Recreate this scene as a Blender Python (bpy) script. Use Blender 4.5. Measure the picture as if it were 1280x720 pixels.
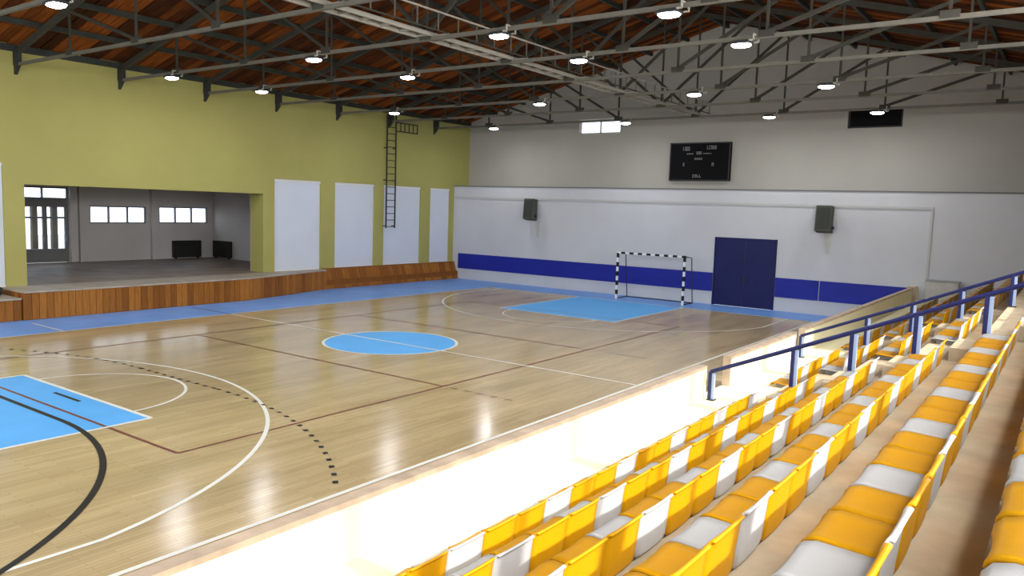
import bpy, bmesh, math, random
from mathutils import Vector, Matrix
random.seed(7)
scene = bpy.context.scene
for o in list(bpy.data.objects): bpy.data.objects.remove(o)
COL = scene.collection

# ------------------------------------------------------------------ camera
CX, CY, CZ = 15.0112, -15.2699, 3.7764
YAW, PITCH, ROLL, FPX = -0.62291, -0.10217, 0.03215, 973.65
cy_, sy_, cp_, sp_ = math.cos(YAW), math.sin(YAW), math.cos(PITCH), math.sin(PITCH)
fwd = Vector((sy_*cp_, cy_*cp_, sp_)); rgt = Vector((cy_, -sy_, 0)); upv = rgt.cross(fwd)
cr, sr = math.cos(ROLL), math.sin(ROLL)
r2 = rgt*cr + upv*sr; u2 = upv*cr - rgt*sr
cam_d = bpy.data.cameras.new('camera'); cam = bpy.data.objects.new('camera', cam_d); COL.objects.link(cam)
cam_d.sensor_width = 36; cam_d.lens = FPX/1280*36; cam_d.clip_start = 0.05; cam_d.clip_end = 300
cam.matrix_world = Matrix(((r2.x, u2.x, -fwd.x, CX), (r2.y, u2.y, -fwd.y, CY), (r2.z, u2.z, -fwd.z, CZ), (0, 0, 0, 1)))
scene.camera = cam

# ------------------------------------------------------------------ world, window daylight, exposure
world = bpy.data.worlds.new('World'); scene.world = world; world.use_nodes = True
bg = world.node_tree.nodes['Background']; bg.inputs[0].default_value = (0.86, 0.93, 1.0, 1); bg.inputs[1].default_value = 3.0
scene.view_settings.view_transform = 'Standard'; scene.view_settings.look = 'None'
scene.view_settings.gamma = 1; scene.view_settings.use_curve_mapping = False
scene.view_settings.exposure = 0.0
XL, XR, YB, YF, YU = -11.6, 16.2, -19.0, 16.3, 17.5      # left wall, right wall, back wall, far wall (lower), far wall (upper)
WIN_Y = [(-18.6, -15.3), (-15.1, -11.8), (-11.6, -8.3), (-8.1, -4.8), (-4.6, -1.3), (-1.1, 2.2)]   # windows in the right wall
WIN_Z = (3.35, 5.28)
def area(name, loc, sx, sy, power, color, direction):
    d = bpy.data.lights.new(name, 'AREA'); d.shape = 'RECTANGLE'; d.size = sx; d.size_y = sy; d.energy = power; d.color = color
    o = bpy.data.objects.new(name, d); COL.objects.link(o); o.location = loc
    o.rotation_euler = Vector(direction).to_track_quat('-Z', 'Y').to_euler()
    return o
for a, b in WIN_Y:      # daylight entering by each window of the right wall
    area('window_fill_light', (XR-0.05, (a+b)/2, (WIN_Z[0]+WIN_Z[1])/2), WIN_Z[1]-WIN_Z[0]-.1, b-a-.1, 120, (0.93, 0.96, 1.0), (-1, 0, -0.05))
UP_Z = (5.5, 7.4)       # upper right-wall windows, unseen, added with fill lights to brighten the floor
for a, b in WIN_Y: area('window_fill_light', (XR-.05, (a+b)/2, sum(UP_Z)/2), UP_Z[1]-UP_Z[0]-.1, b-a-.1, 400, (0.95, 0.96, 0.97), (-1, 0, 0.22))
BK_X = [(-9.8, -6.2), (-5.4, -1.8), (-1.0, 2.6), (3.4, 7.0)]; BK_Z = (4.4, 7.4)     # back-wall windows, unseen, added with fill lights for the court and far wall
for a, b in BK_X: area('window_fill_light', ((a+b)/2, YB+.05, sum(BK_Z)/2), b-a-.1, BK_Z[1]-BK_Z[0]-.1, 540, (0.90, 0.95, 1.0), (0, 1, -0.45))
sun_d = bpy.data.lights.new('sun', 'SUN'); sun = bpy.data.objects.new('sun', sun_d); COL.objects.link(sun)
sun_d.energy = 9.0; sun_d.color = (1.0, 0.95, 0.86); sun_d.angle = math.radians(1.5)
sun.rotation_euler = Vector((-1, .12, -.66)).to_track_quat('-Z', 'Y').to_euler()

# ------------------------------------------------------------------ materials
MATS = {}
def mat(name, color, rough=0.6, metal=0.0, var=0.0, vscale=3.0, bump=0.0, bscale=40.0, spec=0.25, stretch=None, emit=None, estr=0, coat=0):
    if name in MATS: return MATS[name]
    m = bpy.data.materials.new(name); m.use_nodes = True; nt = m.node_tree; N = nt.nodes; L = nt.links
    p = N['Principled BSDF']; p.inputs['Roughness'].default_value = rough; p.inputs['Metallic'].default_value = metal
    p.inputs['Specular IOR Level'].default_value = spec
    p.inputs['Base Color'].default_value = (*color, 1)
    p.inputs['Coat Weight'].default_value = coat
    if var or bump:
        tc = N.new('ShaderNodeTexCoord'); mp = N.new('ShaderNodeMapping'); L.new(tc.outputs['Object'], mp.inputs[0])
        if stretch: mp.inputs['Scale'].default_value = stretch
    if var:
        n = N.new('ShaderNodeTexNoise'); n.inputs['Scale'].default_value = vscale; n.inputs['Detail'].default_value = 6; n.inputs['Roughness'].default_value = .6
        L.new(mp.outputs[0], n.inputs['Vector'])
        r = N.new('ShaderNodeValToRGB'); r.color_ramp.elements[0].position = .3; r.color_ramp.elements[1].position = .7
        r.color_ramp.elements[0].color = (*[c*(1-var) for c in color], 1); r.color_ramp.elements[1].color = (*[min(1, c*(1+var)) for c in color], 1)
        L.new(n.outputs['Fac'], r.inputs[0]); L.new(r.outputs[0], p.inputs['Base Color'])
    if bump:
        n2 = N.new('ShaderNodeTexNoise'); n2.inputs['Scale'].default_value = bscale; n2.inputs['Detail'].default_value = 4
        L.new(mp.outputs[0], n2.inputs['Vector']); b = N.new('ShaderNodeBump'); b.inputs['Strength'].default_value = bump; b.inputs['Distance'].default_value = .02
        L.new(n2.outputs['Fac'], b.inputs['Height']); L.new(b.outputs[0], p.inputs['Normal'])
    if emit:
        p.inputs['Emission Color'].default_value = (*emit, 1); p.inputs['Emission Strength'].default_value = estr
    MATS[name] = m; return m

def floor_mat():
    m = bpy.data.materials.new('sports_parquet'); m.use_nodes = True; nt = m.node_tree; N = nt.nodes; L = nt.links
    p = N['Principled BSDF']; p.inputs['Roughness'].default_value = .24; p.inputs['Specular IOR Level'].default_value = .5
    tc = N.new('ShaderNodeTexCoord'); mp = N.new('ShaderNodeMapping'); mp.inputs['Rotation'].default_value = (0, 0, math.pi/2)
    L.new(tc.outputs['Object'], mp.inputs[0])
    br = N.new('ShaderNodeTexBrick'); br.inputs['Scale'].default_value = 1; br.inputs['Brick Width'].default_value = .9; br.inputs['Row Height'].default_value = .075
    br.inputs['Mortar Size'].default_value = .003; br.inputs['Bias'].default_value = 0; br.offset = .37
    br.inputs['Color1'].default_value = (.60, .47, .265, 1); br.inputs['Color2'].default_value = (.51, .385, .205, 1); br.inputs['Mortar'].default_value = (.39, .275, .145, 1)
    L.new(mp.outputs[0], br.inputs['Vector'])
    n = N.new('ShaderNodeTexNoise'); n.inputs['Scale'].default_value = .6; n.inputs['Detail'].default_value = 5
    mp2 = N.new('ShaderNodeMapping'); mp2.inputs['Scale'].default_value = (2.6, .5, 1); L.new(tc.outputs['Object'], mp2.inputs[0]); L.new(mp2.outputs[0], n.inputs['Vector'])
    r = N.new('ShaderNodeValToRGB'); r.color_ramp.elements[0].position = .3; r.color_ramp.elements[1].position = .75
    r.color_ramp.elements[0].color = (.78, .76, .72, 1); r.color_ramp.elements[1].color = (1.08, 1.05, 1.0, 1)
    L.new(n.outputs['Fac'], r.inputs[0])
    mx = N.new('ShaderNodeMixRGB'); mx.blend_type = 'MULTIPLY'; mx.inputs[0].default_value = 1
    L.new(br.outputs['Color'], mx.inputs[1]); L.new(r.outputs[0], mx.inputs[2]); L.new(mx.outputs[0], p.inputs['Base Color'])
    rr = N.new('ShaderNodeMapRange'); rr.inputs[3].default_value = .11; rr.inputs[4].default_value = .25
    L.new(n.outputs['Fac'], rr.inputs[0]); L.new(rr.outputs[0], p.inputs['Roughness'])
    return m
M_FLOOR = floor_mat()
def glass_mat(name, tint, fac):
    m = bpy.data.materials.new(name); m.use_nodes = True; nt = m.node_tree; N = nt.nodes; L = nt.links
    N.remove(N['Principled BSDF']); t = N.new('ShaderNodeBsdfTransparent'); t.inputs[0].default_value = (*tint, 1)
    g = N.new('ShaderNodeBsdfGlossy'); g.inputs['Roughness'].default_value = .08
    mx = N.new('ShaderNodeMixShader'); mx.inputs[0].default_value = fac
    L.new(t.outputs[0], mx.inputs[1]); L.new(g.outputs[0], mx.inputs[2]); L.new(mx.outputs[0], N['Material Output'].inputs[0])
    return m
M_GLASS = glass_mat('window_glass', (.95, .97, 1), .07)
M_FROST = mat('frosted_glass', (.8, .85, .88), .5)  # panes of the added upper and back windows, opaque to the sun
M_YELLOW = mat('yellow_wall_paint', (.39, .36, .115), .85, var=.05, vscale=.5, bump=.05)
M_PANEL = mat('white_panel_paint', (.64, .68, .76), .75, var=.03, vscale=.8)
M_WHITE = mat('white_wall_paint', (.56, .565, .59), .85, var=.05, vscale=.4, bump=.06)
M_UPPER = mat('offwhite_upper_wall', (.42, .40, .355), .9, var=.05, vscale=.35, bump=.06)
M_STAGEW = mat('grey_stage_wall', (.60, .57, .55), .85, var=.06, vscale=.5)
M_STAGEF = mat('worn_stage_floor', (.25, .19, .145), .5, var=.35, vscale=1.1, bump=.05)
M_STAGETOP = mat('stage_edge_board', (.40, .34, .27), .5, var=.2, vscale=2)
M_WOOD = [mat('plank_wood_%s' % 'abc'[i], c, .45, var=.25, vscale=4, stretch=(6, 6, .6), bump=.05) for i, c in enumerate([(.30, .105, .014), (.36, .135, .020), (.23, .076, .010)])]
M_CAP = mat('brown_parapet_cap', (.50, .38, .27), .6, var=.25, vscale=3)
M_BLUEBAND = mat('navy_blue_wall_pad', (.014, .022, .28), .5, var=.08, vscale=.6)
M_NAVYDOOR = mat('dark_navy_door_paint', (.008, .011, .085), .5, var=.12, vscale=.8)
M_BLUE = mat('light_blue_court_paint', (.115, .45, .92), .4, spec=.15, var=.06, vscale=1.5)
M_BLUES = mat('blue_margin_paint', (.17, .36, .80), .4, var=.14, vscale=1.2)
M_LINE = mat('white_court_line', (.82, .80, .72), .35)
M_RED = mat('brown_red_court_line', (.20, .055, .035), .35)
M_BLACK = mat('black_court_line', (.012, .011, .01), .4)
M_STEEL = mat('grey_green_truss_paint', (.052, .048, .038), .6, spec=.15, var=.15, vscale=3)
M_CHORD = mat('lit_truss_paint', (.135, .125, .10), .55, spec=.2, var=.12, vscale=3)  # truss paint with window light on the chords put into its colour
M_PURLIN = mat('dark_green_purlin_paint', (.035, .038, .03), .6, var=.2, vscale=2)
M_CATWALK = mat('pale_catwalk_steel', (.34, .32, .27), .5, var=.1)
M_ROOF = [mat('roof_board_%s' % 'abcd'[i], c, .85, spec=.08, var=.35, vscale=2.5, stretch=(.5, 4, 1)) for i, c in enumerate([(.15, .043, .009), (.09, .026, .007), (.23, .064, .011), (.055, .018, .006)])]
M_CONC = mat('beige_concrete', (.42, .33, .215), .9, var=.15, vscale=2.2, bump=.15, bscale=30)
M_CREAM = mat('cream_wall_paint', (.80, .75, .50), .75, var=.03, vscale=1)
M_SEATY = mat('yellow_seat_plastic', (.55, .255, .002), .5, spec=.12, var=.06, vscale=4)
M_SEATW = mat('white_seat_plastic', (.45, .435, .415), .45, spec=.2, var=.03, vscale=4)
M_RAIL = mat('blue_rail_paint', (.015, .018, .085), .4, var=.15, vscale=6)
M_RAILW = mat('sunlit_post_colour', (.30, .38, .55), .4)  # sunlight on the rail posts, put into a pale colour
M_DARK = mat('dark_grey_metal', (.035, .035, .035), .5)
M_GREY = mat('grey_metal', (.30, .30, .29), .5)
M_SPK = mat('grey_green_speaker_box', (.075, .08, .06), .6, var=.15, vscale=6)
M_BOARD = mat('scoreboard_black', (.006, .006, .007), .6, spec=.06)
M_BMARK = mat('scoreboard_print', (.30, .30, .30), .6)
M_LED = mat('led_panel_lit', (1, 1, 1), .4, emit=(1, .98, .96), estr=22)
M_FRAME = mat('window_frame_grey', (.20, .20, .20), .5)
M_WINW = mat('white_window_frame', (.75, .75, .75), .5)
M_HEATER = mat('dark_heater_casing', (.022, .020, .018), .5)
M_SMUDGE = mat('water_stain', (.50, .50, .47), .8, var=.1)

# ------------------------------------------------------------------ mesh helpers
class MB:
    def __init__(s): s.v = []; s.f = []
    def box(s, x0, x1, y0, y1, z0, z1):
        n = len(s.v)
        s.v += [(x0,y0,z0),(x1,y0,z0),(x1,y1,z0),(x0,y1,z0),(x0,y0,z1),(x1,y0,z1),(x1,y1,z1),(x0,y1,z1)]
        s.f += [tuple(n+i for i in q) for q in ((0,3,2,1),(4,5,6,7),(0,1,5,4),(1,2,6,5),(2,3,7,6),(3,0,4,7))]
        return s
    def beam(s, p, q, w, h):
        p = Vector(p); q = Vector(q); d = (q-p).normalized()
        a = Vector((0,0,1)) if abs(d.z) < .95 else Vector((0,1,0))
        sx = d.cross(a).normalized()*(w/2); sz = sx.cross(d).normalized()*(h/2); n = len(s.v)
        for c in (p, q):
            for i, j in ((-1,-1),(1,-1),(1,1),(-1,1)): s.v.append(tuple(c+sx*i+sz*j))
        s.f += [tuple(n+i for i in t) for t in ((0,3,2,1),(4,5,6,7),(0,1,5,4),(1,2,6,5),(2,3,7,6),(3,0,4,7))]
        return s
    def tube(s, pts, r, k=8):
        pts = [Vector(p) for p in pts]; n0 = len(s.v)
        for i, p in enumerate(pts):
            d = (pts[min(i+1, len(pts)-1)]-pts[max(i-1, 0)]).normalized()
            a = Vector((0,0,1)) if abs(d.z) < .95 else Vector((0,1,0))
            e1 = d.cross(a).normalized(); e2 = d.cross(e1).normalized()
            for j in range(k):
                t = 2*math.pi*j/k; s.v.append(tuple(p+e1*(r*math.cos(t))+e2*(r*math.sin(t))))
        for i in range(len(pts)-1):
            for j in range(k):
                a0 = n0+i*k+j; a1 = n0+i*k+(j+1) % k; s.f.append((a0, a1, a1+k, a0+k))
        s.f.append(tuple(n0+j for j in range(k))); s.f.append(tuple(n0+(len(pts)-1)*k+j for j in reversed(range(k))))
        return s
    def prism(s, poly, z0, z1):       # plan polygon, extruded upward
        n = len(s.v); k = len(poly)
        s.v += [(x, y, z0) for x, y in poly]+[(x, y, z1) for x, y in poly]
        s.f.append(tuple(n+i for i in reversed(range(k)))); s.f.append(tuple(n+k+i for i in range(k)))
        for i in range(k): j = (i+1) % k; s.f.append((n+i, n+j, n+k+j, n+k+i))
        return s
    def flat(s, poly, z):
        n = len(s.v); s.v += [(x, y, z) for x, y in poly]; s.f.append(tuple(range(n, n+len(poly)))); return s
    def ring(s, cx, cy, r, w, a0, a1, z, n=64):
        b = len(s.v)
        for i in range(n+1):
            t = a0+(a1-a0)*i/n; c, q = math.cos(t), math.sin(t)
            s.v += [(cx+(r-w/2)*c, cy+(r-w/2)*q, z), (cx+(r+w/2)*c, cy+(r+w/2)*q, z)]
        for i in range(n): s.f.append((b+2*i, b+2*i+1, b+2*i+3, b+2*i+2))
        return s
    def build(s, name, m, parent=None, bevel=0, smooth=False):
        off = Vector((0,0,0))
        if parent is not None:
            q = parent
            while q is not None: off += q.location; q = q.parent
            loc = Vector((0,0,0))
        else:
            xs = [v[0] for v in s.v]; ys = [v[1] for v in s.v]; zs = [v[2] for v in s.v]
            loc = Vector(((min(xs)+max(xs))/2, (min(ys)+max(ys))/2, min(zs))); off = loc
        me = bpy.data.meshes.new(name); me.from_pydata([tuple(Vector(v)-off) for v in s.v], [], s.f)
        bm = bmesh.new(); bm.from_mesh(me); bmesh.ops.recalc_face_normals(bm, faces=bm.faces)
        if bevel: bmesh.ops.bevel(bm, geom=list(bm.edges), offset=bevel, segments=1, affect='EDGES', clamp_overlap=True)
        bm.to_mesh(me); bm.free()
        for p in me.polygons: p.use_smooth = smooth
        me.materials.append(m); o = bpy.data.objects.new(name, me); COL.objects.link(o); o.location = loc
        if parent is not None: o.parent = parent
        return o
def box(name, x0, x1, y0, y1, z0, z1, m, parent=None, bevel=0): return MB().box(x0, x1, y0, y1, z0, z1).build(name, m, parent, bevel)
def struct(o): o['kind'] = 'structure'; return o
def tag(o, label, cat, group=None):
    o['label'] = label; o['category'] = cat
    if group: o['group'] = group
    return o
def thing(name, loc, label, cat, group=None):
    o = bpy.data.objects.new(name, None); o.empty_display_size = .2; COL.objects.link(o); o.location = loc
    return tag(o, label, cat, group)
def child_copy(src, parent, loc=None):
    c = src.copy(); COL.objects.link(c); c.parent = parent
    if loc is not None: c.location = loc
    return c
ORD = ['first', 'second', 'third', 'fourth', 'fifth', 'sixth', 'seventh', 'eighth', 'ninth', 'tenth', 'eleventh', 'twelfth', 'thirteenth', 'fourteenth', 'fifteenth', 'sixteenth', 'seventeenth', 'eighteenth', 'nineteenth', 'twentieth', 'twenty-first', 'twenty-second', 'twenty-third', 'twenty-fourth', 'twenty-fifth', 'twenty-sixth', 'twenty-seventh', 'twenty-eighth', 'twenty-ninth', 'thirtieth', 'thirty-first']

# ================================================================== FLOOR AND COURT MARKINGS
floor = struct(box('floor', XL-.3, XR+.3, YB-.3, YU+.3, -.25, 0, M_FLOOR))
def rect(name, x0, x1, y0, y1, m, z): return MB().flat([(x0,y0),(x1,y0),(x1,y1),(x0,y1)], z).build(name, m, floor)
W, L, K, FT = 7.36, 14.05, 2.45, 8.25
PI = math.pi
rect('blue_margin', XL+.3, -W, YB+.2, YF, M_BLUES, .002)
rect('blue_margin', -W, 10.2, L, YF, M_BLUES, .002)
for s in (-1, 1):
    rect('key_area', -K, K, min(s*FT, s*L), max(s*FT, s*L), M_BLUE, .003)
    m = MB()
    for x in (-K, K): m.flat([(x-.04, min(s*FT, s*L)), (x+.04, min(s*FT, s*L)), (x+.04, max(s*FT, s*L)), (x-.04, max(s*FT, s*L))], .005)
    m.flat([(-K, s*FT-.04), (K, s*FT-.04), (K, s*FT+.04), (-K, s*FT+.04)], .0052)
    m.build('key_border_line', M_LINE, floor)
    c = -PI/2 if s > 0 else PI/2
    MB().ring(0, s*FT, 1.83, .06, c-PI/2, c+PI/2, .0055, 40).build('free_throw_arc', M_LINE, floor)
    al = math.acos(6.62/6.75); a0, a1 = (al, PI-al) if s < 0 else (PI+al, 2*PI-al)
    yc = s*12.47; ye = yc-s*6.75*math.sin(al)
    m = MB().ring(0, yc, 6.75, .07, a0, a1, .0055, 90)
    for x in (-6.62, 6.62): m.flat([(x-.035, min(ye, s*L)), (x+.035, min(ye, s*L)), (x+.035, max(ye, s*L)), (x-.035, max(ye, s*L))], .0055)
    m.build('three_point_line', M_LINE, floor)
MB().flat([(1.8*math.cos(2*PI*i/72), 1.8*math.sin(2*PI*i/72)) for i in range(72)], .003).build('centre_circle_paint', M_BLUE, floor)
MB().ring(0, 0, 1.81, .08, 0, 2*PI, .0055, 72).build('centre_circle_line', M_LINE, floor)
rect('centre_line', -W, W+.1, -.035, .035, M_LINE, .006)
rect('side_line', -W-.035, -W+.035, -L, L, M_LINE, .006); rect('side_line', W+.13, W+.21, -L, L, M_LINE, .006)
rect('end_line', -W, W, -L-.035, -L+.035, M_LINE, .006); rect('end_line', -W, W, L-.035, L+.035, M_LINE, .006)
rect('bench_line', -9.3, -W, -5.25, -5.19, M_LINE, .006); rect('bench_line', -9.6, -W, -.05, .05, mat('dark_blue_line', (.06, .13, .3), .4), .006)
m = MB()      # volleyball lines
for x in (-4.5, 4.5): m.flat([(x-.03, -9), (x+.03, -9), (x+.03, 9), (x-.03, 9)], .0045)
for y in (-9, -3, 3, 9): m.flat([(-4.5, y-.03), (4.5, y-.03), (4.5, y+.03), (-4.5, y+.03)], .0047)
m.build('volleyball_line', M_RED, floor)
m = MB()
for y in (-3, 3):
    for k in range(5): m.flat([(4.7+k*.35, y-.03), (4.88+k*.35, y-.03), (4.88+k*.35, y+.03), (4.7+k*.35, y+.03)], .0047)
m.build('attack_line_dash', M_RED, floor)
HG = -15.3    # near handball goal line
m = MB().ring(1.5, HG, 6, .09, .05, PI/2, .0065, 40).ring(-1.5, HG, 6, .09, PI/2, PI-.05, .0065, 40)
m.flat([(-1.5, HG+5.955), (1.5, HG+5.955), (1.5, HG+6.045), (-1.5, HG+6.045)], .0065)
m.build('goal_area_line', M_BLACK, floor)
rect('penalty_mark', -.5, .5, HG+6.75, HG+6.82, M_BLACK, .0065)
# dashed nine metre line
t = .2
while t < PI/2:
    for sx in (1, -1):
        if 1.5+9*math.cos(t) < W-.05:
            a = t if sx > 0 else PI-t
            MB().ring(sx*1.5, HG, 9, .075, a, a+.0115*sx, .0065, 3).build('free_throw_dash', M_BLACK, floor)
    t += .036
for i in range(10):
    x = -1.45+i*.3; rect('free_throw_dash', x, x+.11, HG+8.963, HG+9.037, M_BLACK, .0065)

# ================================================================== LEFT WALL, STAGE
SY0, SY1, SZ0, SZ1 = -4.38, 4.42, .86, 4.03
JX = XL-.83
ZP0, ZP1 = .85, 4.66
m = MB()
m.box(XL-.3, XL, YB, SY0, ZP1, 8.25).box(XL-.3, XL, SY1, YU, ZP1, 8.25).box(JX, XL, SY0, SY1, SZ1, 8.25)
PANELS = [(-7.9, -4.97), (4.97, 7.40), (8.18, 10.58), (11.18, 13.75), (14.45, 15.98)]
edges = [YB]+[v for p in PANELS for v in p]+[YF+.02]
for i in range(0, len(edges), 2):
    a, b = edges[i], edges[i+1]
    if a < SY0 < b:
        m.box(JX, XL, a, SY0, 0, ZP1); m.box(JX, XL, SY1, b, 0, ZP1)
    else: m.box(XL-.3, XL, a, b, 0, ZP1)
wall_left = struct(m.build('wall_left', M_YELLOW))
for a, b in PANELS:
    pn = box('wall_panel', XL-.28, XL-.09, a, b, 0, ZP1, M_PANEL, wall_left)
    MB().box(XL-.09, XL-.05, a, b, ZP1-.10, ZP1).box(XL-.09, XL-.05, a, b, ZP0, ZP0+.05).build('panel_trim', M_WINW, wall_left)
# baseboard of slanted brown planks under the panels
def plank_run(pts, z1, parent, tilt, step=.21):
    """vertical planks along a plan polyline; the front leans back by tilt at the top"""
    for (xa, ya), (xb, yb) in zip(pts[:-1], pts[1:]):
        ln = math.hypot(xb-xa, yb-ya); n = max(1, round(ln/step)); ux, uy = (xb-xa)/ln, (yb-ya)/ln; nx, ny = uy, -ux
        for i in range(n):
            s0, s1 = ln*i/n+.006, ln*(i+1)/n-.006; d = random.uniform(0, .012)
            v = []
            for z, t in ((.01, 0), (z1, tilt)):
                for s, o in ((s0, d), (s1, d), (s1, -.04), (s0, -.04)):
                    v.append((xa+ux*s+nx*(o-t), ya+uy*s+ny*(o-t), z))
            q = MB(); q.v = v; q.f = [(0,3,2,1),(4,5,6,7),(0,1,5,4),(1,2,6,5),(2,3,7,6),(3,0,4,7)]
            q.build('plank', random.choice(M_WOOD), parent)
BX = XL+.42
base = MB().prism([(XL, 7.35), (BX-.05, 7.35), (BX-.05, YF), (XL, YF)], 0, .4).build('baseboard_left', M_WOOD[2]); struct(base)
plank_run([(BX, 7.4), (BX, YF-.01)], ZP0, base, .30)
box('baseboard_cap', XL-.06, XL+.14, 7.35, YF, ZP0, ZP0+.035, M_WOOD[2], base)
stage = thing('stage', (-10.8, -.5, 0), 'raised stage with a brown plank front before the wide yellow opening', 'stage')
SX = -9.98
plan = [(XL+.002, -5.15), (SX-.04, -5.15), (SX-.04, 2.6), (BX-.02, 7.34), (XL+.002, 7.34)]
MB().prism(plan, .02, SZ0-.05).build('stage_body', M_WOOD[2], stage)
MB().prism([(x+(.06 if 1 <= i <= 3 else 0), y) for i, (x, y) in enumerate(plan)], SZ0-.05, SZ0).build('stage_edge', M_STAGETOP, stage)
plank_run([(XL, -5.15), (SX, -5.15), (SX, 2.6), (BX, 7.38)], SZ0-.06, stage, 0)
steps = thing('stage_step', (-10.5, -6.2, 0), 'lower brown plank step at the left end of the stage', 'step')
MB().box(XL+.02, SX-.1, -8.0, -5.2, 0, .62).build('step_body', M_WOOD[2], steps)
box('step_tread', XL+.02, SX-.02, -8.0, -5.2, .62, .67, M_STAGETOP, steps)
plank_run([(SX-.06, -8.0), (SX-.06, -5.2)], .61, steps, 0)
def blob(name, c, r, m, parent=None, seg=12, rings=8, jig=.12):
    q = MB(); rnd = random.Random(3)
    for i in range(1, rings):
        a = PI*i/rings
        for j in range(seg):
            b = 2*PI*j/seg; k = 1+rnd.uniform(-jig, jig)
            q.v.append((c[0]+r[0]*k*math.sin(a)*math.cos(b), c[1]+r[1]*k*math.sin(a)*math.sin(b), max(c[2]-r[2]*.8, c[2]+r[2]*k*math.cos(a))))
    for i in range(rings-2):
        for j in range(seg): q.f.append((i*seg+j, i*seg+(j+1) % seg, (i+1)*seg+(j+1) % seg, (i+1)*seg+j))
    q.f.append(tuple(range(seg))); q.f.append(tuple((rings-2)*seg+j for j in range(seg)))
    return q.build(name, m, parent, smooth=True)
bag = thing('bag', (-10.9, -5.75, .67), 'small black bag lying on the step left of the stage', 'bag')
blob('bag_body', (-10.9, -5.75, .83), (.22, .42, .2), M_DARK, bag)
MB().tube([(-10.9, -6.0, .98), (-10.9, -5.92, 1.06), (-10.9, -5.75, 1.09), (-10.9, -5.58, 1.06), (-10.9, -5.5, .98)], .02).build('bag_handle', M_DARK, bag)

# ---- the room behind the stage
SBX, SRY, SLY, SCZ = -19.9, 7.6, -9.0, 5.4
struct(box('floor_stage', SBX-.2, XL, SLY, SRY+.2, SZ0-.3, SZ0-.005, M_STAGEF))
struct(box('ceiling_stage', SBX-.2, JX, SLY, SRY+.2, SCZ, SCZ+.2, M_STAGEW))
struct(box('wall_stage_right', SBX-.2, JX+.02, SRY, SRY+.2, SZ0-.3, SCZ, M_STAGEW))
struct(box('wall_stage_left', SBX-.2, JX+.02, SLY-.2, SLY, SZ0-.3, SCZ, M_STAGEW))
struct(MB().box(JX-.02, JX+.0, SY1, SRY, SZ0-.3, SCZ).box(JX-.02, JX+.0, SLY, SY0, SZ0-.3, SCZ).build('wall_stage_front', M_STAGEW))
D0, D1 = -1.95, .72       # glazed entrance
OP = [(D0, D1, SZ0, 4.05), (1.60, 4.15, 2.53, 3.29), (4.78, 7.30, 2.54, 3.31)]
m = MB(); y = SLY
for (a, b, z0, z1) in OP:
    m.box(SBX-.2, SBX, y, a, SZ0-.3, SCZ); m.box(SBX-.2, SBX, a, b, z1, SCZ)
    if z0 > SZ0: m.box(SBX-.2, SBX, a, b, SZ0-.3, z0)
    else: m.box(SBX-.2, SBX, a, b, SZ0-.3, SZ0)
    y = b
m.box(SBX-.2, SBX, y, SRY, SZ0-.3, SCZ)
wsb = struct(m.build('wall_stage_back', M_STAGEW))
for yp, w in ((1.2, .22), (4.45, .24)): box('pilaster', SBX, SBX+.18, yp-w/2, yp+w/2, SZ0, SCZ, M_STAGEW, wsb)
box('pilaster', SBX, SBX+.12, .74, .98, SZ0, SCZ, M_STAGEW, wsb)
def window(name, x, a, b, z0, z1, n, mframe, fw=.05, glass=None):
    w = bpy.data.objects.new(name, None); COL.objects.link(w); w.location = (x, (a+b)/2, z0); struct(w)
    f = MB(); f.box(x-.09, x+.02, a, a+fw, z0, z1).box(x-.09, x+.02, b-fw, b, z0, z1).box(x-.09, x+.02, a+fw, b-fw, z0, z0+fw).box(x-.09, x+.02, a+fw, b-fw, z1-fw, z1)
    for i in range(1, n):
        c = a+(b-a)*i/n; f.box(x-.09, x+.02, c-fw*.6, c+fw*.6, z0+fw, z1-fw)
    f.build('window_frame', mframe, w)
    for i in range(n):
        c0 = a+(b-a)*i/n; c1 = a+(b-a)*(i+1)/n
        box('pane', x-.05, x-.04, c0+fw*.6, c1-fw*.6, z0+fw, z1-fw, glass or M_GLASS, w)
    return w
window('window_1', SBX-.05, 1.60, 4.15, 2.53, 3.29, 3, M_FRAME)
window('window_2', SBX-.05, 4.78, 7.30, 2.54, 3.31, 3, M_FRAME)
# glazed entrance with a transom
d = bpy.data.objects.new('door_1', None); COL.objects.link(d); d.location = (SBX, (D0+D1)/2, SZ0); struct(d)
X0, X1 = SBX-.14, SBX-.03
f = MB()
for y0, y1 in ((D0, D0+.08), (D1-.06, D1)): f.box(X0, X1, y0, y1, SZ0, 4.05)
f.box(X0, X1, D0, D1, 3.98, 4.05).box(X0, X1, D0+.08, D1-.06, 3.28, 3.60)
f.build('door_frame', M_FRAME, d)
for i, (a, b) in enumerate(((D0+.08, -1.08), (-1.08, -.22), (-.22, D1-.06))):
    leaf = MB(); s = .085
    leaf.box(X0, X1, a, a+s, SZ0+.02, 3.28).box(X0, X1, b-s, b, SZ0+.02, 3.28).box(X0, X1, a+s, b-s, SZ0+.02, 1.45).box(X0, X1, a+s, b-s, 2.72, 2.80).box(X0, X1, a+s, b-s, 3.20, 3.28)
    lf = leaf.build('door_leaf', M_FRAME, d)
    box('pane', SBX-.09, SBX-.08, a+s, b-s, 1.45, 2.72, M_GLASS, lf); box('pane', SBX-.09, SBX-.08, a+s, b-s, 2.80, 3.20, M_GLASS, lf)
    if i: box('door_handle', X1, X1+.04, b-s+.02, b-s+.05, 1.75, 2.0, M_GREY, lf)
for a, b in ((D0+.08, -.33), (-.27, D1-.06)): box('pane', SBX-.09, SBX-.08, a, b, 3.60, 3.98, M_GLASS, d)
box('transom_bar', X0, X1, -.33, -.27, 3.60, 3.98, M_FRAME, d)
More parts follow.
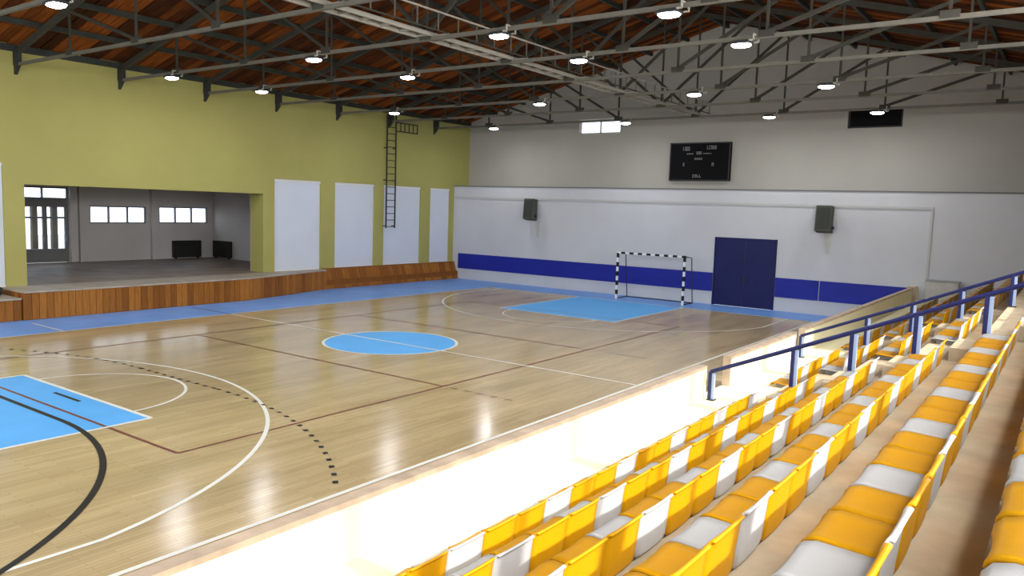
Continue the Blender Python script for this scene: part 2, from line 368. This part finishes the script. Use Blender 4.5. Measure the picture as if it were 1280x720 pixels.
# what shows through the glass: paving and two porch columns
struct(box('floor_outside', -45, SBX-.2, -20, 20, SZ0-.35, SZ0-.06, mat('grey_paving', (.30, .30, .31), .9, var=.2)))
for y, lb in ((.38, 'grey porch column outside, left in the glazed stage door'), (1.22, 'grey porch column outside, right in the glazed stage door')):
    pc = thing('porch_column', (-22.4, y, SZ0-.06), lb, 'column')
    box('column_shaft', -22.52, -22.28, y-.11, y+.11, SZ0+.06, 3.3, M_STEEL, pc); box('column_foot', -22.58, -22.22, y-.18, y+.18, SZ0-.06, SZ0+.06, M_STEEL, pc)
    box('column_head', -22.6, -22.2, y-.2, y+.2, 3.3, 3.42, M_STEEL, pc)
def heater(loc, ax, w, label):
    h = thing('heater', loc, label, 'heater')
    x, y, z = loc
    if ax == 'x':
        box('heater_body', x, x+.20, y-w/2, y+w/2, z+.06, z+.86, M_HEATER, h, .02)
        for i in range(9): box('grille_slat', x+.20, x+.215, y-w/2+.06, y+w/2-.06, z+.14+i*.075, z+.17+i*.075, M_DARK, h)
        for s in (-1, 1): box('heater_foot', x+.04, x+.16, y+s*w*.4-.04, y+s*w*.4+.04, z, z+.06, M_DARK, h)
    else:
        box('heater_body', x-w/2, x+w/2, y-.20, y, z+.06, z+.86, M_HEATER, h, .02)
        for i in range(9): box('grille_slat', x-w/2+.06, x+w/2-.06, y-.215, y-.20, z+.14+i*.075, z+.17+i*.075, M_DARK, h)
        for s in (-1, 1): box('heater_foot', x+s*w*.4-.04, x+s*w*.4+.04, y-.16, y-.04, z, z+.06, M_DARK, h)
heater((SBX+.02, 6.1, SZ0-.005), 'x', 1.45, 'wide dark heater under the windows behind the stage')
heater((-18.95, SRY-.02, SZ0-.005), 'y', 1.35, 'dark heater against the side wall right of the stage windows')

# ---- ladder on the left wall
lad = thing('wall_ladder', (XL+.2, 11.45, 2.65), 'thin dark steel ladder fixed high on the yellow wall', 'ladder')
LX = XL+.2
for y in (11.14, 11.72): MB().beam((LX, y, 2.65), (LX, y, 7.95), .05, .05).build('stile', M_STEEL, lad)
for i in range(17): MB().tube([(LX, 11.14, 2.72+i*.31), (LX, 11.72, 2.72+i*.31)], .02, 6).build('rung', M_STEEL, lad)
for z in (2.75, 4.9, 6.4):
    for y in (11.14, 11.72): MB().beam((XL, y, z), (LX, y, z), .04, .04).build('wall_bracket', M_STEEL, lad)
for z in (7.22, 7.62): MB().beam((LX, 11.72, z), (LX, 13.2, z), .05, .05).build('landing_rail', M_STEEL, lad)
for i in range(5): MB().beam((LX, 12.02+i*.29, 7.22), (LX, 12.02+i*.29, 7.62), .035, .035).build('landing_bar', M_STEEL, lad)

# ================================================================== FAR WALL
DX0, DX1, DZ = 2.76, 5.36, 2.85
m = MB().box(XL, DX0, YF, YF+.25, 0, 4.84).box(DX1, XR, YF, YF+.25, 0, 4.84).box(DX0, DX1, YF, YF+.25, DZ, 4.84)
m.box(XL, XR, YF+.25, YU, 4.70, 4.84)
wall_far = struct(m.build('wall_far', M_WHITE))
struct(box('trim_ledge_shade', XL+.01, XR-.01, YF-.03, YF+.0, 4.80, 4.85, mat('ledge_shadow_tone', (.16, .155, .15), .8)))  # dark strip painted in for the thin shadow line along the ledge
RZ, EZ, RX = 11.85, 8.2, 2.3
def roofz(x): return RZ-abs(x-RX)*(RZ-EZ)/(RX-XL)
HW = [(-4.82, -2.60, 7.42, 8.12), (7.40, 9.36, 7.30, 8.05)]
q = MB(); xs = [XL, HW[0][0], HW[0][1], RX, HW[1][0], HW[1][1], XR]
def gable_piece(q, x0, x1, z0):
    n = len(q.v)
    for y in (YU, YU+.25): q.v += [(x0, y, z0), (x1, y, z0), (x1, y, roofz(x1)+.1), (x0, y, roofz(x0)+.1)]
    q.f += [tuple(n+i for i in t) for t in ((0,1,2,3),(7,6,5,4),(0,4,5,1),(1,5,6,2),(2,6,7,3),(3,7,4,0))]
for i in range(6):
    x0, x1 = xs[i], xs[i+1]; hw = [h for h in HW if h[0] == x0]
    if hw:
        h = hw[0]; q.box(x0, x1, YU, YU+.25, 4.6, h[2]); gable_piece(q, x0, x1, h[3])
    else: gable_piece(q, x0, x1, 4.6)
struct(q.build('wall_far_upper', M_UPPER))
def hwindow(name, x0, x1, z0, z1, n, mf, glass):
    w = bpy.data.objects.new(name, None); COL.objects.link(w); w.location = ((x0+x1)/2, YU+.12, z0); struct(w)
    y0, y1 = YU+.10, YU+.18; f = MB(); fw = .07
    f.box(x0, x0+fw, y0, y1, z0, z1).box(x1-fw, x1, y0, y1, z0, z1).box(x0, x1, y0, y1, z0, z0+fw).box(x0, x1, y0, y1, z1-fw, z1)
    for i in range(1, n): c = x0+(x1-x0)*i/n; f.box(c-.04, c+.04, y0, y1, z0, z1)
    f.build('window_frame', mf, w)
    for i in range(n): box('pane', x0+(x1-x0)*i/n+.04, x0+(x1-x0)*(i+1)/n-.04, YU+.13, YU+.14, z0+fw, z1-fw, glass, w)
hwindow('window_3', *HW[0], 2, M_WINW, M_GLASS)
hwindow('window_4', *HW[1], 1, M_DARK, M_BOARD)
# blue wall pads and door
for a, b in ((-11.2, DX0-.02), (DX1+.02, 7.06), (7.10, 10.22)):
    box('wall_pad', a, b, YF-.05, YF, .56, 1.34, M_BLUEBAND, wall_far, .01)
d = bpy.data.objects.new('door_2', None); COL.objects.link(d); d.location = ((DX0+DX1)/2, YF, 0); struct(d)
for i in range(2):
    a = DX0+.06+i*(DX1-DX0-.12)/2; b = a+(DX1-DX0-.12)/2
    lf = box('door_leaf', a+.005, b-.005, YF-.01, YF+.06, .01, DZ-.06, M_NAVYDOOR, d)
    box('door_handle', (b-.14 if i == 0 else a+.1), (b-.1 if i == 0 else a+.14), YF-.06, YF-.01, 1.0, 1.2, M_DARK, lf)
MB().box(DX0, DX0+.06, YF-.03, YF+.1, 0, DZ).box(DX1-.06, DX1, YF-.03, YF+.1, 0, DZ).box(DX0, DX1, YF-.03, YF+.1, DZ-.06, DZ).build('door_frame', M_NAVYDOOR, d)
# grey cable duct along the far wall
duct = thing('cable_duct', (0, YF-.05, 4.25), 'thin grey cable duct running across the white far wall and down', 'duct')
box('duct_run', XL+.02, 10.82, YF-.04, YF-.001, 4.20, 4.29, mat('pale_grey_duct', (.48, .48, .47), .6), duct)
box('duct_drop', 10.74, 10.82, YF-.04, YF, 1.55, 4.20, MATS['pale_grey_duct'], duct)
# scoreboard
sb = thing('scoreboard', (1.44, YU-.2, 5.22), 'black rectangular scoreboard mounted high on the far wall', 'scoreboard')
box('scoreboard_body', .06, 2.82, YU-.2, YU, 5.22, 6.88, M_BOARD, sb, .015)
f = MB().box(.06, .11, YU-.225, YU-.2, 5.22, 6.88).box(2.77, 2.82, YU-.225, YU-.2, 5.22, 6.88).box(.11, 2.77, YU-.225, YU-.2, 5.22, 5.27).box(.11, 2.77, YU-.225, YU-.2, 6.83, 6.88)
f.build('scoreboard_frame', M_DARK, sb)
def marks(u0, u1, v0, v1, n, rows=1):   # unreadable lettering: short light strokes; u,v in fractions of the board
    rnd = random.Random(int(u0*100+v0*10)); q = MB(); x0, x1 = .06+2.76*u0, .06+2.76*u1; z1, z0 = 6.88-1.66*v0, 6.88-1.66*v1
    for r in range(rows):
        za, zb = z0+(z1-z0)*r/rows+.012, z0+(z1-z0)*(r+1)/rows-.012
        for i in range(n):
            a = x0+(x1-x0)*i/n; b = x0+(x1-x0)*(i+.72)/n; t = (b-a)*.28
            q.box(a, a+t, YU-.208, YU-.2, za, zb)
            if rnd.random() < .75: q.box(a, b, YU-.208, YU-.2, zb-.025, zb)
            if rnd.random() < .75: q.box(a, b, YU-.208, YU-.2, za, za+.025)
            if rnd.random() < .6: q.box(b-t, b, YU-.208, YU-.2, za, zb)
    q.build('scoreboard_marking', M_BMARK, sb)
marks(.22, .34, .10, .22, 4); marks(.62, .78, .08, .19, 5); marks(.29, .40, .27, .32, 4); marks(.45, .54, .23, .32, 3)
marks(.56, .70, .27, .31, 5); marks(.42, .56, .39, .46, 4); marks(.40, .55, .83, .92, 4); marks(.23, .26, .52, .62, 1); marks(.71, .75, .52, .62, 1)
# loudspeakers with a wall bracket, and the stains under them
def speaker(x, label):
    s = thing('loudspeaker', (x, YF-.5, 3.2), label, 'loudspeaker')
    q = MB(); w0, w1 = .30, .26
    prof = [(YF-.12, 3.2), (YF-.50, 3.28), (YF-.42, 4.26), (YF-.10, 4.22)]
    for sx in (-w0, w0): q.v += [(x+sx, y, z) for y, z in prof]
    q.f = [(0,1,2,3), (7,6,5,4), (0,4,5,1), (1,5,6,2), (2,6,7,3), (3,7,4,0)]
    q.build('speaker_cabinet', M_SPK, s, .02)
    g = MB(); a = [(YF-.505, 3.36), (YF-.43, 4.18)]
    for sx in (-.25, .25): g.v += [(x+sx, a[0][0], a[0][1]), (x+sx, a[1][0], a[1][1]), (x+sx, a[1][0]+.03, a[1][1]), (x+sx, a[0][0]+.03, a[0][1])]
    g.f = [(0,1,2,3), (7,6,5,4), (0,4,5,1), (1,5,6,2), (2,6,7,3), (3,7,4,0)]
    g.build('speaker_grille', mat('speaker_grille_cloth', (.05, .053, .045), .9), s)
    MB().box(x-.06, x+.06, YF-.12, YF, 3.55, 3.85).build('wall_bracket', M_DARK, s)
    MB().tube([(x+.29, YF-.3, 3.42), (x+.38, YF-.3, 3.42)], .06, 10).build('bracket_knob', M_DARK, s)
speaker(-6.52, 'dark grey loudspeaker on the far wall left of the goal')
speaker(7.16, 'dark grey loudspeaker on the far wall right of the navy door')
for x, w in ((-6.25, .16), (7.28, .17)):
    q = MB(); q.v = [(x-w, YF-.003, 3.2), (x+w, YF-.003, 3.2), (x+w*.5, YF-.003, 2.4), (x-w*.35, YF-.003, 2.4)]; q.f = [(0,1,2,3)]
    q.build('water_stain', M_SMUDGE, wall_far)

# ---- handball goal
goal = thing('handball_goal', (.56, 14.9, 0), 'black and white striped handball goal before the blue wall pads', 'goal')
GX0, GX1, GY, GZ, T = -1.02, 2.14, 14.75, 2.05, .08
M_GW = mat('goal_white', (.85, .85, .85), .4); M_GB = mat('goal_black', (.012, .012, .012), .4)
for x in (GX0, GX1-T):
    p = box('post', x, x+T, GY, GY+T, 0, GZ-T, M_GW, goal)
    for k in range(5): box('black_band', x-.004, x+T+.004, GY-.004, GY+T+.004, .2+k*.4, min(.4+k*.4, GZ), M_GB, p)
p = box('crossbar', GX0, GX1, GY, GY+T, GZ-T, GZ, M_GW, goal)
for k in range(8): box('black_band', GX0+.2+k*.4-.0, min(GX0+.4+k*.4, GX1+.004), GY-.004, GY+T+.004, GZ-T-.004, GZ+.004, M_GB, p)
for x in (GX0+.04, GX1-.04):
    MB().tube([(x, GY+T, GZ-.04), (x, GY+.75, GZ-.1), (x, GY+1.05, .03)], .022).build('rear_stay', M_DARK, goal)
    MB().tube([(x, GY+T, .03), (x, GY+1.05, .03)], .022).build('ground_bar', M_DARK, goal)
MB().tube([(GX0+.04, GY+1.05, .03), (GX1-.04, GY+1.05, .03)], .022).build('rear_ground_bar', M_DARK, goal)
MB().tube([(GX0+.04, GY+.75, GZ-.1), (GX1-.04, GY+.75, GZ-.1)], .016).build('rear_top_bar', M_GREY, goal)

# ================================================================== RIGHT AND BACK WALLS (behind and beside the camera)
m = MB(); y = YB
for a, b in WIN_Y:
    m.box(XR, XR+.3, y, a, 0, 8.25).box(XR, XR+.3, a, b, 0, WIN_Z[0]).box(XR, XR+.3, a, b, WIN_Z[1], UP_Z[0]).box(XR, XR+.3, a, b, UP_Z[1], 8.25); y = b
m.box(XR, XR+.3, y, YU, 0, 8.25)
struct(m.build('wall_right', M_WHITE))
for i, (a, b) in enumerate(WIN_Y): window('window_%d' % (5+i), XR+.2, a, b, *WIN_Z, 3, M_WINW)
for i, (a, b) in enumerate(WIN_Y): window('window_%d' % (11+i), XR+.2, a, b, *UP_Z, 3, M_WINW, glass=M_FROST)  # added upper windows, there for their fill light
q = MB()
for y in (YB-.25, YB): q.v += [(XL, y, BK_Z[1]), (XR, y, BK_Z[1]), (XR, y, EZ+.05), (RX, y, RZ+.1), (XL, y, EZ+.05)]
q.f = [(0,1,2,3,4), (9,8,7,6,5), (0,5,6,1), (1,6,7,2), (2,7,8,3), (3,8,9,4), (4,9,5,0)]
q.box(XL, XR, YB-.25, YB, 0, BK_Z[0]); x = XL
for a, b in BK_X: q.box(x, a, YB-.25, YB, BK_Z[0], BK_Z[1]); x = b
q.box(x, XR, YB-.25, YB, BK_Z[0], BK_Z[1])
for i, (a, b) in enumerate(BK_X):  # added back windows, there for their fill light
    w = bpy.data.objects.new('window_%d' % (17+i), None); COL.objects.link(w); w.location = ((a+b)/2, YB-.12, BK_Z[0]); struct(w)
    f = MB()
    for k in range(4): c = a+(b-a)*k/3; f.box(max(a, c-.04), min(b, c+.04), YB-.16, YB-.08, *BK_Z)
    f.box(a, b, YB-.16, YB-.08, BK_Z[0], BK_Z[0]+.07).box(a, b, YB-.16, YB-.08, BK_Z[1]-.07, BK_Z[1]); f.build('window_frame', M_WINW, w)
    for k in range(3): box('pane', a+(b-a)*k/3+.04, a+(b-a)*(k+1)/3-.04, YB-.13, YB-.12, BK_Z[0]+.07, BK_Z[1]-.07, M_FROST, w)
struct(q.build('wall_back', M_WHITE))

# ================================================================== ROOF
m = MB(); q = m
for s, xe in ((-1, XL-.4), (1, XR+.4)):
    n = len(q.v)
    for y in (YB-.3, YU+.3):
        q.v += [(RX, y, RZ+.08), (xe, y, roofz(xe)+.08), (xe, y, roofz(xe)+.2), (RX, y, RZ+.2)]
    q.f += [tuple(n+i for i in t) for t in ((0,1,2,3), (7,6,5,4), (0,4,5,1), (1,5,6,2), (2,6,7,3), (3,7,4,0))]
ceiling = struct(q.build('ceiling', mat('dark_roof_deck', (.05, .025, .014), .9)))
y = -9.4; BW = .31
while y < YU:
    for s, xe in ((-1, XL), (1, XR)):
        dz = random.uniform(-.02, .02); q = MB(); w = BW-random.uniform(.02, .05)
        for yy in (y, min(y+w, YU)):
            q.v += [(RX, yy, RZ+.03+dz), (xe, yy, roofz(xe)+.03+dz), (xe, yy, roofz(xe)+.075), (RX, yy, RZ+.075)]
        q.f = [(0,1,2,3), (7,6,5,4), (0,4,5,1), (1,5,6,2), (2,6,7,3), (3,7,4,0)]
        q.build('roof_board', random.choice(M_ROOF), ceiling)
    y += BW
for s in (-1, 1):
    for k in range(1, 9):
        x = RX+s*k*(RX-XL)/8.02; z = roofz(x)
        MB().beam((x, -9.4, z-.07), (x, YU, z-.07), .09, .16).build('purlin', M_PURLIN, ceiling)
MB().box(RX-.08, RX+.08, -9.4, YU, RZ-.2, RZ-.02).build('ridge_beam', M_PURLIN, ceiling)
struct(box('trim_2', XL, XL+.06, YB, YU, 8.02, 8.14, M_PURLIN))

# ---- trusses
TY = [-4.52+3.19*i for i in range(-1, 7)]
TL = ['the one nearest the viewer, cut by the picture top', 'second from the viewer', 'third from the viewer', 'fourth from the viewer', 'fourth from the far wall', 'third from the far wall', 'second from the far wall', 'nearest the far wall']
TZ = 7.64; PX = (RX-XL)/4
def topz(x): return roofz(x)-.23
def make_truss(y, label):
    t = thing('roof_truss', (RX, y, TZ), label, 'truss', 'steel roof trusses')
    MB().beam((XL, y, TZ), (XR, y, TZ), .08, .085).build('bottom_chord', M_CHORD, t)
    for s in (-1, 1): MB().beam((RX, y, topz(RX)), (RX+s*(RX-XL), y, topz(XL)), .12, .16).build('top_chord', M_STEEL, t)
    for k in range(-3, 4):
        x = RX+k*PX
        MB().beam((x, y, TZ+.04), (x, y, topz(x)-.05), .055, .055).build('vertical', M_STEEL, t)
        MB().box(x-.17, x+.17, y-.055, y+.055, TZ-.02, TZ+.13).build('gusset', M_STEEL, t)
    for s in (-1, 1):
        for k in range(0, 3):
            xb, xt = RX+s*k*PX, RX+s*(k+1)*PX
            MB().beam((xb, y, TZ+.08), (xt, y, topz(xt)-.06), .07, .085).build('diagonal', M_STEEL, t)
        xe = RX+s*(RX-XL)
        MB().box(min(xe, xe-s*.28), max(xe, xe-s*.28), y-.07, y+.07, TZ-.02, topz(XL)+.1).build('bearing_plate', M_DARK, t)
        q = MB(); n = 0
        for yy in (y-.05, y+.05): q.v += [(xe, yy, TZ-.30), (xe, yy, TZ), (xe-s*.30, yy, TZ)]
        q.f = [(0,1,2), (5,4,3), (0,3,4,1), (1,4,5,2), (2,5,3,0)]; q.build('wall_corbel', M_DARK, t)
    return t
for i, y in enumerate(TY): make_truss(y, ['dark steel roof truss, ', 'grey steel roof truss, '][i < 5]+TL[i])
# ---- catwalk
cw = thing('catwalk', (RX, 3.4, 7.70), 'narrow ladder-like steel catwalk running lengthwise below the roof', 'catwalk')
for x in (2.03, 2.45): MB().beam((x, -8.2, 7.74), (x, 14.6, 7.74), .07, .09).build('side_bar', M_CATWALK, cw)
for i in range(38): MB().beam((2.03, -8.0+i*.6, 7.73), (2.45, -8.0+i*.6, 7.73), .05, .05).build('cross_bar', M_CATWALK, cw)
MB().beam((2.9, -8.2, 8.14), (2.9, 14.6, 8.14), .035, .035).build('hand_rail', M_CATWALK, cw)
MB().beam((2.9, -8.2, 7.73), (2.9, 14.6, 7.73), .03, .03).build('foot_rail', M_STEEL, cw)
for i in range(33): MB().beam((2.9, -7.9+i*.7, 7.74), (2.9, -7.9+i*.7, 8.13), .025, .025).build('picket', M_CHORD, cw)
for i in range(8): MB().beam((2.45, TY[i]+.06, 7.71), (2.93, TY[i]+.06, 7.71), .04, .04).build('rail_arm', M_CATWALK, cw)

# ---- floodlights under the trusses
RN = {-1: 'nearest lamp row', 1: 'second lamp row from the viewer', 2: 'third lamp row from the viewer', 4: 'second lamp row from the far wall', 6: 'lamp row nearest the far wall'}
LX_ = {-1: [-8.4, -1.76, 4.4], 1: [-8.4, -1.66, 4.45, 8.46], 2: [-8.2, -1.3, 4.56, 8.72], 4: [-8.1, -.9, 4.95, 8.92], 6: [-7.8, -.8, 5.27, 9.04]}  # leftmost lamp of the nearest row is unseen, added to brighten the near court
PN = {4: ['leftmost', 'second from left', 'third from left', 'rightmost'], 3: ['leftmost', 'second from left', 'rightmost']}
for ti, xs in LX_.items():
    for j, x in enumerate(xs):
        y = -4.52+3.19*ti; z = TZ-.11
        l = thing('floodlight', (x, y, z), 'lit white floodlight, %s of the %s' % (PN[len(xs)][j], RN[ti]), 'lamp', 'floodlights below the roof')
        tl = .10
        box('housing', x-.24, x+.20, y-.165, y+.165, z-.02, z+.03, M_DARK, l, .01)
        box('cooling_fins', x-.18, x+.14, y-.12, y+.12, z+.03, z+.06, M_DARK, l)
        q = MB(); rings = [(1, -.02), (1, -.035), (.88, -.062), (.55, -.08)]
        for sc, dz in rings:
            for i in range(12):
                a = 2*PI*(i+.5)/12; c, sn = math.cos(a), math.sin(a); e = .62
                q.v.append((x-.02+.21*sc*math.copysign(abs(c)**e, c), y+.155*sc*math.copysign(abs(sn)**e, sn), z+dz))
        for r_ in range(3):
            for i in range(12): q.f.append((r_*12+i, r_*12+(i+1) % 12, (r_+1)*12+(i+1) % 12, (r_+1)*12+i))
        q.f.append(tuple(range(12))); q.f.append(tuple(36+i for i in range(12)))
        q.build('lit_lens', M_LED, l, smooth=True)
        q = MB().beam((x+.30, y-.16, z+.02), (x+.30, y-.16, z+.16), .03, .03).beam((x+.30, y+.16, z+.02), (x+.30, y+.16, z+.16), .03, .03).beam((x+.30, y-.16, z+.15), (x+.30, y+.16, z+.15), .03, .03)
        q.beam((x+.2, y-.16, z+.03), (x+.31, y-.16, z+.03), .03, .03).beam((x+.2, y+.16, z+.03), (x+.31, y+.16, z+.03), .03, .03)
        q.build('mounting_bracket', M_CATWALK, l)
        a = area('floodlight_beam', (0, 0, -.16), .42, .32, 66, (.94, .97, 1.0), (0, 0, -1)); a.parent = l

# ================================================================== GRANDSTAND
ROWX = [14.54-.8*i for i in range(4, -1, -1)]      # x of the backrest tops, row 1 (by the parapet) to row 5
TIER = [2.276-.36*i for i in range(4, -1, -1)]     # tread heights of the five rows
ROWX.append(15.28); TIER.append(2.69)
SY_A, SY_B = -18.9, YF-.02
AIS = [(-3.40, -2.32), (1.58, 2.62)]               # the two stair aisles
gs = bpy.data.objects.new('floor_stand', None); COL.objects.link(gs); gs.location = (13, -1, 0); struct(gs)
x_prev = 10.26
for i in range(6):
    x0 = 10.26 if i == 0 else ROWX[i]-.42
    x1 = XR if i == 5 else ROWX[i+1]-.42
    box('tier', x0, x1-(.005 if i == 5 else 0), SY_A, SY_B, 0, TIER[i], M_CONC if i else M_CREAM, gs)  # front walkway takes the cream, so its sun glare is in the colour
for a, b in AIS:
    for i in range(1, 6):
        x0 = ROWX[i]-.42; box('aisle_step', x0-.36, x0, a, b, TIER[i-1], (TIER[i-1]+TIER[i])/2, M_CONC, gs)
# parapet: three lengths with brown end faces beside the aisle gaps
PZ, PX0, PX1 = 1.36, 10.27, 10.395
for i, (a, b, lb) in enumerate(((SY_A, -3.4, 'long cream parapet wall with brown cap below the nearest seats'), (-2.32, 1.56, 'short middle cream parapet wall between the two aisle gaps'), (2.2, SY_B-.3, 'cream parapet wall with brown cap running to the far wall'))):
    p = thing('parapet', ((PX0+PX1)/2, (a+b)/2, .0), lb, 'parapet')
    box('parapet_wall', PX0, PX1, a, b, 0, PZ-.05, M_CREAM, p)
    box('parapet_cap', PX0-.01, PX1+.005, a, b, PZ-.05, PZ, M_CAP, p)
    if i: box('end_board', PX0-.005, PX1+.01, a-.03, a, .86, PZ+.005, M_CAP, p)
p = thing('end_pillar', (10.38, SY_B-.15, 0), 'short brown pillar ending the parapet at the far wall', 'pillar')
box('pillar_body', 10.22, 10.52, SY_B-.28, SY_B-.0, 0, PZ+.06, M_CREAM, p); box('pillar_front', 10.22, 10.52, SY_B-.30, SY_B-.28, .8, PZ+.06, M_CAP, p)
bx_ = thing('wall_cabinet', (11.33, 16.0, TIER[0]), 'low grey cabinet against the far wall beyond the parapet', 'cabinet')
box('cabinet_body', 10.85, 11.85, 15.75, 16.25, TIER[0], 1.66, M_SMUDGE, bx_, .01); box('cabinet_top', 10.83, 11.87, 15.73, 16.26, 1.66, 1.70, M_GREY, bx_)
box('cabinet_door', 10.90, 11.34, 15.735, 15.75, TIER[0]+.08, 1.60, M_SMUDGE, bx_); box('cabinet_door', 11.36, 11.80, 15.735, 15.75, TIER[0]+.08, 1.60, M_SMUDGE, bx_)

# ---- blue railings climbing beside the aisles
def railing(y, label):
    r = thing('railing', (12.5, y, TIER[0]), label, 'railing')
    rz = lambda x: 1.335+.428*(x-10.60)
    MB().tube([(10.50, y, rz(10.5)), (15.9, y, rz(15.9))], .032, 8).build('hand_rail', M_RAIL, r)
    for i in range(6):
        x = 10.50 if i == 0 else ROWX[i]-.385; z = TIER[i]
        MB().beam((x, y, z), (x, y, rz(x)), .055, .055).build('post', M_RAIL, r)
        MB().box(x-.03, x+.09, y-.06, y+.06, z, z+.02).build('foot_plate', M_DARK, r)
        if i in (0, 1, 2, 3, 4): MB().beam((x+.05, y+.005, z+.02), (x+.05, y+.005, rz(x)-.02), .045, .04).build('sunlit_post_face', M_RAILW, r)  # pale strip paints sunlight onto the right side of each post
    return r
railing(-3.5, 'nearer blue handrail climbing the stand at the end of the seats')
railing(1.5, 'farther blue handrail climbing the stand behind the nearer one')

# ---- seats
def shell_grid(prof, wid, nv, th, name, dish):
    """prof: (x,z,halfwidth) rows; returns thick shell mesh"""
    v = []; f = []; nu = len(prof)
    nrm = []
    for i in range(nu):
        a = prof[max(i-1, 0)]; b = prof[min(i+1, nu-1)]; dx, dz = b[0]-a[0], b[1]-a[1]; l = math.hypot(dx, dz); nrm.append((-dz/l, dx/l))
    for side in (0, 1):
        for i, (x, z, hw) in enumerate(prof):
            for j in range(nv):
                t = -1+2*j/(nv-1); e = dish*(t*t)**1.5
                nx, nz = nrm[i]; o = e-(th if side else 0)
                v.append((x+nx*o, hw*t, z+nz*o))
    n = nu*nv
    for i in range(nu-1):
        for j in range(nv-1):
            a = i*nv+j; f.append((a, a+1, a+nv+1, a+nv)); f.append((n+a, n+a+nv, n+a+nv+1, n+a+1))
    loop = [j for j in range(nv)]+[i*nv+nv-1 for i in range(1, nu)]+[(nu-1)*nv+j for j in range(nv-2, -1, -1)]+[i*nv for i in range(nu-2, 0, -1)]
    for k in range(len(loop)):
        a, b = loop[k], loop[(k+1) % len(loop)]; f.append((b, a, a+n, b+n))
    me = bpy.data.meshes.new(name); me.from_pydata(v, [], f)
    bm = bmesh.new(); bm.from_mesh(me); bmesh.ops.recalc_face_normals(bm, faces=bm.faces); bm.to_mesh(me); bm.free()
    for p in me.polygons: p.use_smooth = True
    return me
HWD = .221
pan_prof = [(-.405, .030, .160), (-.402, .055, .185), (-.380, .078, .203), (-.33, .088, .213), (-.22, .082, .217), (-.12, .077, .217), (-.065, .080, .217), (-.030, .090, .217)]
back_prof = [(-.036, .022, .180), (-.034, .030, .205), (-.030, .055, HWD), (-.024, .12, HWD), (-.014, .21, HWD), (-.004, .29, .220), (.002, .322, .216), (.010, .337, .208), (.024, .342, .202), (.034, .335, .200)]
def seat_meshes(m, key):
    a = shell_grid(pan_prof, HWD, 7, .016, 'seat_pan_'+key, .010); b = shell_grid(back_prof, HWD, 7, .016, 'backrest_'+key, .006)
    a.materials.append(m); b.materials.append(m); return a, b
SM = {'yellow': seat_meshes(M_SEATY, 'yellow'), 'white': seat_meshes(M_SEATW, 'white')}
q = MB().box(-.33, -.08, -.10, -.06, 0, .075).box(-.33, -.08, .06, .10, 0, .075)
ME_MOUNT = q.build('mount_source', M_GREY).data; bpy.data.objects.remove(bpy.data.objects['mount_source'])
ME_MOUNT.transform(Matrix.Translation((-.205, 0, 0)))
def seat(color, x, y, z, label, group, parts=True):
    t = thing('stadium_seat', (x, y, z), label, 'seat', group)
    for nm, me in (('seat_pan', SM[color][0]), ('backrest', SM[color][1]), ('mounting_feet', ME_MOUNT)):
        o = bpy.data.objects.new(nm, me); COL.objects.link(o); o.parent = t
PHASE = [-9.54, -10.03, -10.93, -11.43, -12.25, -13.05]       # near edge of one white seat in each row
PITCH_S = .452
RNAME = ['front row by the parapet', 'second row from the parapet', 'third row from the parapet', 'fourth row from the parapet', 'fifth row from the parapet', 'row above the walkway']
def seat_block(y0, y1, rows, fmt, group, frm):
    for r in rows:
        k0 = math.ceil((y0-PHASE[r])/PITCH_S-1e-6); ks = []
        k = k0
        while PHASE[r]+(k+1)*PITCH_S <= y1: ks.append(k); k += 1
        order = list(reversed(ks)) if frm == 'end' else ks
        for n, k in enumerate(order):
            c = 'white' if k % 3 == 0 else 'yellow'
            seat(c, ROWX[r], PHASE[r]+(k+.5)*PITCH_S, TIER[r], fmt % (c, RNAME[r], ORD[n]), group)
seat_block(-13.4, -3.62, range(6), '%s plastic seat, %s, %s seat from the nearer railing', 'seats before the nearer railing', 'end')
seat_block(-2.25, 1.40, range(4), '%s plastic seat between the two railings, %s, %s beyond the aisle', 'seats between the railings', 'start')
seat_block(2.75, 15.6, range(4), '%s plastic seat past the farther railing, %s, %s along', 'seats beyond the farther railing', 'start')
